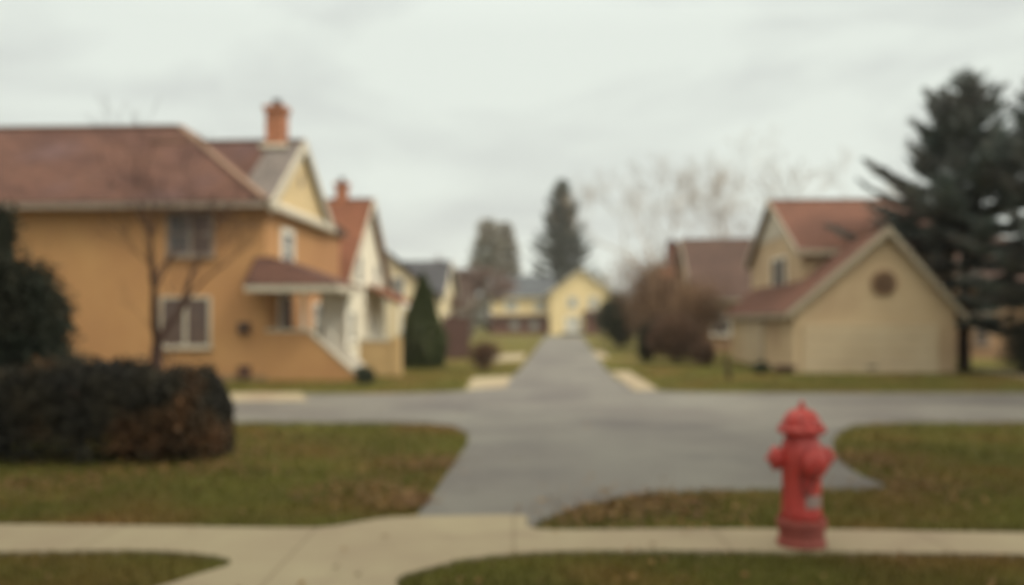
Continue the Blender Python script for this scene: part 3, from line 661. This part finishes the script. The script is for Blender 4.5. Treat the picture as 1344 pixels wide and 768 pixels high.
# front left hedge mass and dark yew
x_, Y_ = gnd(215, 606)
t = thing('dark_hedge', 'broad low dark hedge with orange leaves on the near left lawn', 'hedge', (-4.52, 10.75, 0))
def hedge_pts(n, x0, x1, hw, h, seed):
    rs = np.random.RandomState(seed); x = rs.uniform(x0, x1, n); u = rs.uniform(0, np.pi, n); q = rs.uniform(.35, 1, n)**.5
    bump = 1 + .05*np.sin(3.1*x + seed) + .04*np.sin(7.7*x + 2) + .04*rs.normal(size=n)
    e = np.minimum(1, np.sqrt(np.clip(1 - ((x - (x0+x1)/2)/((x1-x0)/2))**6, 0, 1)) + .12)
    c, s_ = np.cos(u), np.sin(u)
    return np.stack([x, hw*np.sign(c)*np.abs(c)**.6*q*bump*e, np.clip(h*(s_**.45)*bump*e*(.25 + .75*q), .03, None)], 1)
P = np.concatenate([hedge_pts(42000, -1.9, 1.16, .75, 1.06, 3), lumps(9000, .8, .7, 1.0, 12, 8, 0, .5) + np.array([.35, -.05, 0])])
stems(1.0, 1.3, 16, 4, .02).build('stem', M['bark'], t)
leaf_cloud(P, M['hedge'], 'foliage', t, .07, 13, .6)
t = thing('dark_hedge', 'darker hedge clump under the yew, cut by the left edge of the photo', 'hedge', (-7.2, 10.9, 0))
P = hedge_pts(36000, -2.6, 1.0, .8, 1.1, 5)
stems(1.0, 1.4, 14, 5, .02).build('stem', M['bark'], t)
leaf_cloud(P, M['hedge'], 'foliage', t, .07, 15, .6)
t = thing('yew_tree', 'tall dark evergreen yew at the left edge of the photo above the hedge', 'tree', (-7.05, 12.3, 0))
MB().tube([(0, 0, -.1), (.05, 0, 1.2), (0, 0, 2.7)], [.10, .08, .03], 8).build('trunk', M['bark'], t)
P = np.concatenate([lumps(26000, 1.0, .9, 2.9, 16, 14, .2, .5), lumps(15000, .72, .6, 3.3, 17, 8, 1.7, .5) - np.array([.12, 0, 0]), lumps(12000, .55, .6, 2.5, 18, 7, .5, .5) + np.array([.58, 0, 0]), lumps(8000, .5, .6, 1.4, 20, 6, .2, .5) + np.array([1.0, 0, 0])])
leaf_cloud(P, M['yew'], 'crown', t, .10, 19, .45, .3)

bare_tree('bare_tree', 'slender reddish brown bare tree in front of the golden house windows', 195, 120, 13.2, 0.85, 21, trunk_r=.19, fork=.36, depth=6, kids=2, twigr=2.0, up=.45)
bare_tree('bare_tree', 'thin leaning bare sapling right of the larger bare tree by the golden house', 232, 330, 14.6, 0.9, 27, trunk_r=.035, fork=.28, depth=5, kids=2, twigr=1.0, up=.4)
bare_tree('bare_sapling', 'thin bare sapling standing in front of the pale street side garage door', 958, 355, 25.0, 0.75, 33, trunk_r=.085, fork=.42, depth=5, kids=2, twigr=1.0, up=.5)

conifer('spruce_tree', 'largest dark spruce with jagged tiers beside the cream garage', 1265, 90, 30.0, 238, M['needles'], 41, z0=1.7, whorl=.66, nb=13, power=1.05, spray=.46, tip=1, clear=True)
conifer('spruce_tree', 'dark spruce cut by the right edge of the photo', 1385, 106, 27.0, 150, M['needles'], 48, z0=2.7, whorl=.56, nb=11, power=.8, spray=.36, lean=-.1)
shrub('dark_shrub', 'tall dark shrub below the spruce at the right edge', 'shrub', 1375, 493, 110, 80, M['yew'], 43, 12000, .09)
conifer('far_spruce', 'tall dark far spruce rising behind the yellow house', 737, 238, 134, 66, M['needles_far'], 51, z0=1.0, whorl=1.1, nb=11, power=.95, spray=.85)
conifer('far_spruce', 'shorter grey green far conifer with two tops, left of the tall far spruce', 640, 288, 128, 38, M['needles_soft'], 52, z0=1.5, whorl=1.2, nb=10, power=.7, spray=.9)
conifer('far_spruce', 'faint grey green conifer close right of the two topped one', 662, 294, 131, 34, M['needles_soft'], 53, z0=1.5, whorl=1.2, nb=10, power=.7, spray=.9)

bare_tree('far_bare_tree', 'grey mauve bare tree nearest the slate roofed house on the left', 598, 335, 78, .95, 61, 'bark_grey', 'twig_mauve', 6, .22, .2, 'bare trees left of the far end of the street', 3, 11, .25)
bare_tree('far_bare_tree', 'bushy mauve bare tree just left of the far yellow house', 617, 345, 84, 1.0, 62, 'bark_grey', 'twig_mauve', 6, .2, .2, 'bare trees left of the far end of the street', 3, 13, .2)
bare_tree('far_bare_tree', 'small bare tree low between the slate roofed house and the board fence', 600, 380, 60, .9, 63, 'bark_grey', 'twig_mauve', 6, .12, .22, 'bare trees left of the far end of the street', 3, 4, .3)
bare_tree('tall_bare_tree', 'tallest pale bare tree behind the brown roofed house', 950, 165, 72, 1.15, 71, 'twig_grey', 'twig_grey', 7, .30, .16, 'pale bare trees behind the right row of houses', 2, 3.4, .42)
bare_tree('tall_bare_tree', 'pale bare tree left of the tallest one, above the far red brown roof', 870, 195, 80, 1.15, 75, 'twig_grey', 'twig_grey', 7, .26, .16, 'pale bare trees behind the right row of houses', 2, 3.4, .42)
bare_tree('tall_bare_tree', 'pale bare tree behind the rose brown roof of the garage house', 1085, 178, 66, 1.15, 73, 'twig_grey', 'twig_grey', 7, .26, .16, 'pale bare trees behind the right row of houses', 2, 3.4, .42)

shrub('russet_tree', 'large rounded russet tree in front of the brown roofed house', 'tree', 868, 463, 132, 140, M['russet'], 81, 11000, .14, 18)
shrub('russet_tree', 'smaller russet tree nearer the street beside the dark green bush', 'tree', 848, 458, 84, 120, M['russet'], 82, 6500, .14, 13)
shrub('green_bush', 'dark green bush at the right kerb near the far end of the street', 'shrub', 812, 457, 60, 84, M['greenleaf'], 83, 15000, .16, 10)
shrub('dark_bush', 'narrow dark upright bush under the russet trees', 'shrub', 850, 476, 34, 62, M['yew'], 84, 6000, .10, 8)
shrub('brown_shrub', 'brown shrub under the russet tree, left of the cream garage house', 'shrub', 888, 478, 82, 74, M['redtwig'], 85, 12000, .10, 13)
shrub('brown_shrub', 'low reddish shrub against the street side of the garage house', 'shrub', 925, 480, 36, 38, M['redtwig'], 86, 5000, .09, 8)
shrub('russet_tree', 'russet tree closest to the cream garage house', 'tree', 908, 470, 88, 112, M['russet'], 87, 8000, .12, 14)
# unseen evergreens added outside the frame on both sides to darken the corners
for (xx, yy, hh, rr, sd, lb) in ((16.5, 18.0, 12.0, 5.2, 95, 'broad unseen evergreen added for shade beyond the right edge near the cross street'), (-15.5, 15.5, 12.0, 5.0, 96, 'broad unseen evergreen added for shade beyond the left edge near the cross street'), (8.6, 8.0, 12.5, 5.6, 91, 'broad unseen evergreen added just beyond the right edge to shade the near right lawn'), (5.6, 2.2, 12.0, 4.6, 92, 'broad unseen evergreen added right of the camera to shade the near sidewalk'),
                                 (-8.8, 7.0, 12.5, 5.8, 93, 'broad unseen evergreen added for shade just beyond the left edge, over the dark hedge'), (-5.8, 2.0, 12.0, 4.6, 94, 'broad unseen evergreen added left of the camera to shade the near sidewalk')):
    t = thing('added_shade_tree', lb, 'tree', (xx, yy, 0))
    MB().tube([(0, 0, -.1), (.05, 0, hh*.4), (0, .05, hh*.85)], [.26, .18, .04], 10).build('trunk', M['bark'], t, True)
    P = lumps(14000, rr, rr, hh, sd, 16, 3.2, .3); wx = P[:, 0] + xx; wy = P[:, 1] + yy; wz = P[:, 2]
    P = P[~((np.abs(wx) < .60*wy + .3) & (wz < 1.6 + .37*wy + .3) & (wy > 0)) & (wz > 2.6)]
    leaf_cloud(P, M['greenleaf'], 'crown', t, .30, sd, .6)
# far wood on the horizon
rs = np.random.RandomState(7); Ps = []
for i in range(150):
    cx_ = rs.uniform(-330, 330); cy_ = rs.uniform(205, 290); hh = rs.uniform(6, 10.5) + (4.5 if 12 < cx_*200/cy_ < 28 else 0)
    Ps.append(lumps(900, rs.uniform(4, 8), rs.uniform(3, 6), hh, int(i), 7) + np.array([cx_, cy_, 0]))
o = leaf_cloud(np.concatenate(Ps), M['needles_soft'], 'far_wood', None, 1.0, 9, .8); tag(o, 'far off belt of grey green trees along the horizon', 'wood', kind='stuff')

# ------------------------------------------------------------------ fire hydrant
hx, hy = (1052-CX)/F*6.44, 6.44
hyd = thing('fire_hydrant', 'red cast iron fire hydrant with two side caps on the near sidewalk', 'fire hydrant', (hx, hy, .0), R(-16))
MB().lathe([(.168, .02), (.168, .06), (.158, .07), (.154, .12), (.160, .13), (.160, .15), (.15, .16)], 44).build('base', M['red_faded'], hyd, True)
fl = MB().lathe([(.145, .155), (.168, .162), (.172, .17), (.172, .205), (.166, .213), (.140, .217)], 44).build('flange', M['red_faded'], hyd, True)
def bolts(parent, r, z0, z1, m, n=8, ph=.2):
    for k in range(n):
        a = 2*math.pi*k/n + ph
        MB().lathe([(.014, z0), (.014, z1), (.010, z1+.004)], 6, origin=(r*math.cos(a), r*math.sin(a), 0)).build('bolt', M[m], parent)
bolts(fl, .155, .21, .232, 'red_faded')
MB().lathe([(.142, .215), (.137, .25), (.134, .46), (.135, .54), (.142, .575), (.142, .68), (.136, .73), (.118, .77), (.114, .815)], 48).build('barrel', M['red_paint'], hyd, True)
bn = MB().lathe([(.112, .80), (.128, .812), (.162, .818), (.166, .826), (.166, .846), (.160, .854), (.128, .858), (.125, .885), (.116, .915), (.098, .945), (.070, .968), (.040, .980), (.030, .984)], 48).build('bonnet', M['red_paint'], hyd, True)
bolts(bn, .146, .853, .872, 'red_paint')
b = MB()
for k in range(8):
    a = 2*math.pi*k/8
    pp = [(.126, .862), (.122, .892), (.108, .925), (.085, .955), (.055, .976)]
    b.tube([(r*math.cos(a), r*math.sin(a), z) for r, z in pp], [.009]*5, 6)
b.build('rib', M['red_paint'], bn, True)
nut = MB().lathe([(.036, .978), (.036, .992), (.026, .998)], 20); nut.lathe([(.021, .995), (.018, 1.035), (.012, 1.042)], 5)
nut.build('operating_nut', M['red_paint'], bn)
def cap(name, az, z, ln, r, m='red_paint', R0=.115):
    ax = Matrix.Rotation(az, 3, 'Z') @ Matrix.Rotation(R(90), 3, 'Y')
    O = Vector((0, 0, z))
    nz_ = MB().lathe([(r*.92, R0*.4), (r*.86, R0+.01), (r*.98, R0+.018), (r*.98, R0+.03)], 32, ax, O).build('nozzle', M[m], hyd, True)
    c = MB().lathe([(r*.96, R0+.028), (r*1.08, R0+.034), (r*1.08, R0+ln*.55), (r*.98, R0+ln*.68), (r*.62, R0+ln*.80), (r*.40, R0+ln*.82)], 32, ax, O).build(name, M[m], hyd, True)
    for k in range(10):
        a = 2*math.pi*k/10; d1 = ax @ Vector((math.cos(a)*r*1.085, math.sin(a)*r*1.085, R0+.036)); d2 = ax @ Vector((math.cos(a)*r*1.085, math.sin(a)*r*1.085, R0+ln*.53))
        MB().tube([O+d1, O+d2], [.006, .006], 6).build('grip_lug', M[m], c, True)
    MB().lathe([(.024, R0+ln*.78), (.020, R0+ln*1.05), (.015, R0+ln*1.08)], 5, ax, O).build('cap_nut', M[m], c)
    return ax, O
cap('hose_cap', R(16+176), .635, .105, .076, R0=.135)
cap('hose_cap', R(16+8), .645, .105, .062, R0=.135)
cap('pumper_cap', R(-90+16+13), .625, .085, .090, R0=.142)
# chains
b = MB(); a0 = R(-90+16+13)
for k in range(20):
    q = k/19; rr = .15 + .075*(1-abs(2*q-1)); ang = a0 - .10 - .5*q
    z = .57 - .155*math.sin(math.pi*q*.95) ; c_ = Vector((math.cos(ang)*(.235-.09*q), math.sin(ang)*(.235-.09*q), z))
    ring = [c_ + Vector((math.cos(ang+(1.57 if k % 2 else 0))*.008*math.cos(u), math.sin(ang+(1.57 if k % 2 else 0))*.008*math.cos(u), .013*math.sin(u))) for u in np.linspace(0, 2*math.pi, 9)]
    b.tube(ring, [.0028]*9, 5)
b.build('cap_chain', M['iron'], hyd, True)
# curved pale sticker wrapped on the barrel
vs, fs = [], []
for i in range(9):
    a = R(-90+16-6) + R(60)*i/8
    for z, rr in ((.305, .1385), (.395, .1372)): vs.append((rr*math.cos(a), rr*math.sin(a), z))
for i in range(8): fs.append((2*i, 2*i+2, 2*i+3, 2*i+1))
MB().add(vs, fs).build('sticker', M['sticker'], hyd, True)

# ------------------------------------------------------------------ grass blades and fallen leaves
def inside(P, poly):
    x, y = P[:, 0], P[:, 1]; r = np.zeros(len(P), bool); n = len(poly)
    for i in range(n):
        x1, y1 = poly[i]; x2, y2 = poly[(i+1) % n]
        c = ((y1 > y) != (y2 > y))
        with np.errstate(divide='ignore', invalid='ignore'):
            xi = (x2-x1)*(y-y1)/(y2-y1+1e-12) + x1
        r ^= c & (x < xi)
    return r
rp = [(p.x, p.y) for p in smooth([(x, y, 0) for x, y in road])]; wp = [(p.x, p.y) for p in smooth([(x, y, 0) for x, y in walk])]
slabs = [[gnd(*p) for p in q] for q in ([(615,493),(678,493),(668,512),(608,513)], [(796,487),(830,487),(868,514),(828,516)], [(632,464),(694,464),(688,475),(636,476)], [(774,460),(794,460),(804,472),(782,472)], [(150,516.5),(397,516.5),(407,528),(150,529)], [(1270,486),(1310,486),(1460,500),(1400,506)])]
rs = np.random.RandomState(5)
n = 240000
Y = 3.5*(32/3.5)**(rs.uniform(0, 1, n)); X = rs.uniform(-.66, .66, n)*Y + rs.normal(size=n)*.2
P = np.stack([X, Y, np.zeros(n)], 1)
k = ~(inside(P, rp) | inside(P, wp)); k &= ~((P[:, 1] > 24.5) & (P[:, 0] < -4.2)) & ~((P[:, 1] > 28) & (P[:, 0] > 8.4))
for q in slabs: k &= ~inside(P, q)
P = P[k]; n = len(P)
D = np.stack([rs.normal(size=n)*.35, rs.normal(size=n)*.35, np.ones(n)], 1); D /= np.linalg.norm(D, axis=1, keepdims=True)
S = np.cross(D, rdir(n, rs)); S /= np.linalg.norm(S, axis=1, keepdims=True)
sc = (.6 + P[:, 1]/14)
V, Fc = quads(P, D, S, .045*rs.uniform(.5, 1.4, n)*np.minimum(sc, 1.5), .008*sc)
tag(np_mesh('grass', V, Fc, M['blade']), 'short patchy olive and brown grass on the lawns', 'grass', kind='stuff')
n = 9000
cl = np.array([[gnd(*p)[0], gnd(*p)[1], s] for p, s in (((480, 645), .35), ((345, 585), .7), ((880, 662), .4), ((770, 672), .25), ((555, 610), .35), ((40, 640), .5), ((260, 612), .5), ((1125, 605), .35), ((1190, 640), .4), ((530, 660), .15), ((620, 480), 1.5), ((820, 655), .4))])
ci = rs.choice(len(cl), n); P = np.stack([cl[ci, 0] + rs.normal(size=n)*cl[ci, 2], cl[ci, 1] + rs.normal(size=n)*cl[ci, 2]*1.1, rs.uniform(.012, .04, n)], 1)
Q = np.stack([rs.uniform(-.6, .6, 2500), 4 + 22*rs.uniform(0, 1, 2500)**1.3, rs.uniform(.012, .04, 2500)], 1); Q[:, 0] *= Q[:, 1]; P = np.concatenate([P, Q])
on = inside(P, rp) | inside(P, wp); P = P[~on | (rs.uniform(size=len(P)) < .07)]; n = len(P)
on = inside(P, wp); P[on, 2] += .03
D = np.stack([rs.normal(size=n), rs.normal(size=n), rs.normal(size=n)*.25], 1); D /= np.linalg.norm(D, axis=1, keepdims=True)
S = np.cross(D, np.array([[0, 0, 1.]]) + rs.normal(size=(n, 3))*.3); S /= np.linalg.norm(S, axis=1, keepdims=True)
s = .055*rs.uniform(.6, 1.3, n)
V, Fc = quads(P, D, S, s, s*.75)
tag(np_mesh('fallen_leaves', V, Fc, M['leaf_orange']), 'scattered orange and brown fallen leaves on the near grass', 'leaves', kind='stuff')

# ------------------------------------------------------------------ haze
hz = MB().box(-420, 420, -60, 420, -1, 30).build('haze', None); hz['kind'] = 'stuff'
hm = bpy.data.materials.new('haze'); hm.use_nodes = True; nt = hm.node_tree; nt.nodes.clear()
ho = N(nt, 'ShaderNodeOutputMaterial'); pv = N(nt, 'ShaderNodeVolumePrincipled'); pv.inputs['Density'].default_value = 0.0005; pv.inputs['Color'].default_value = (0.95, 0.93, 0.88, 1)
L(nt, pv.outputs[0], ho.inputs['Volume']); hz.data.materials.clear(); hz.data.materials.append(hm)
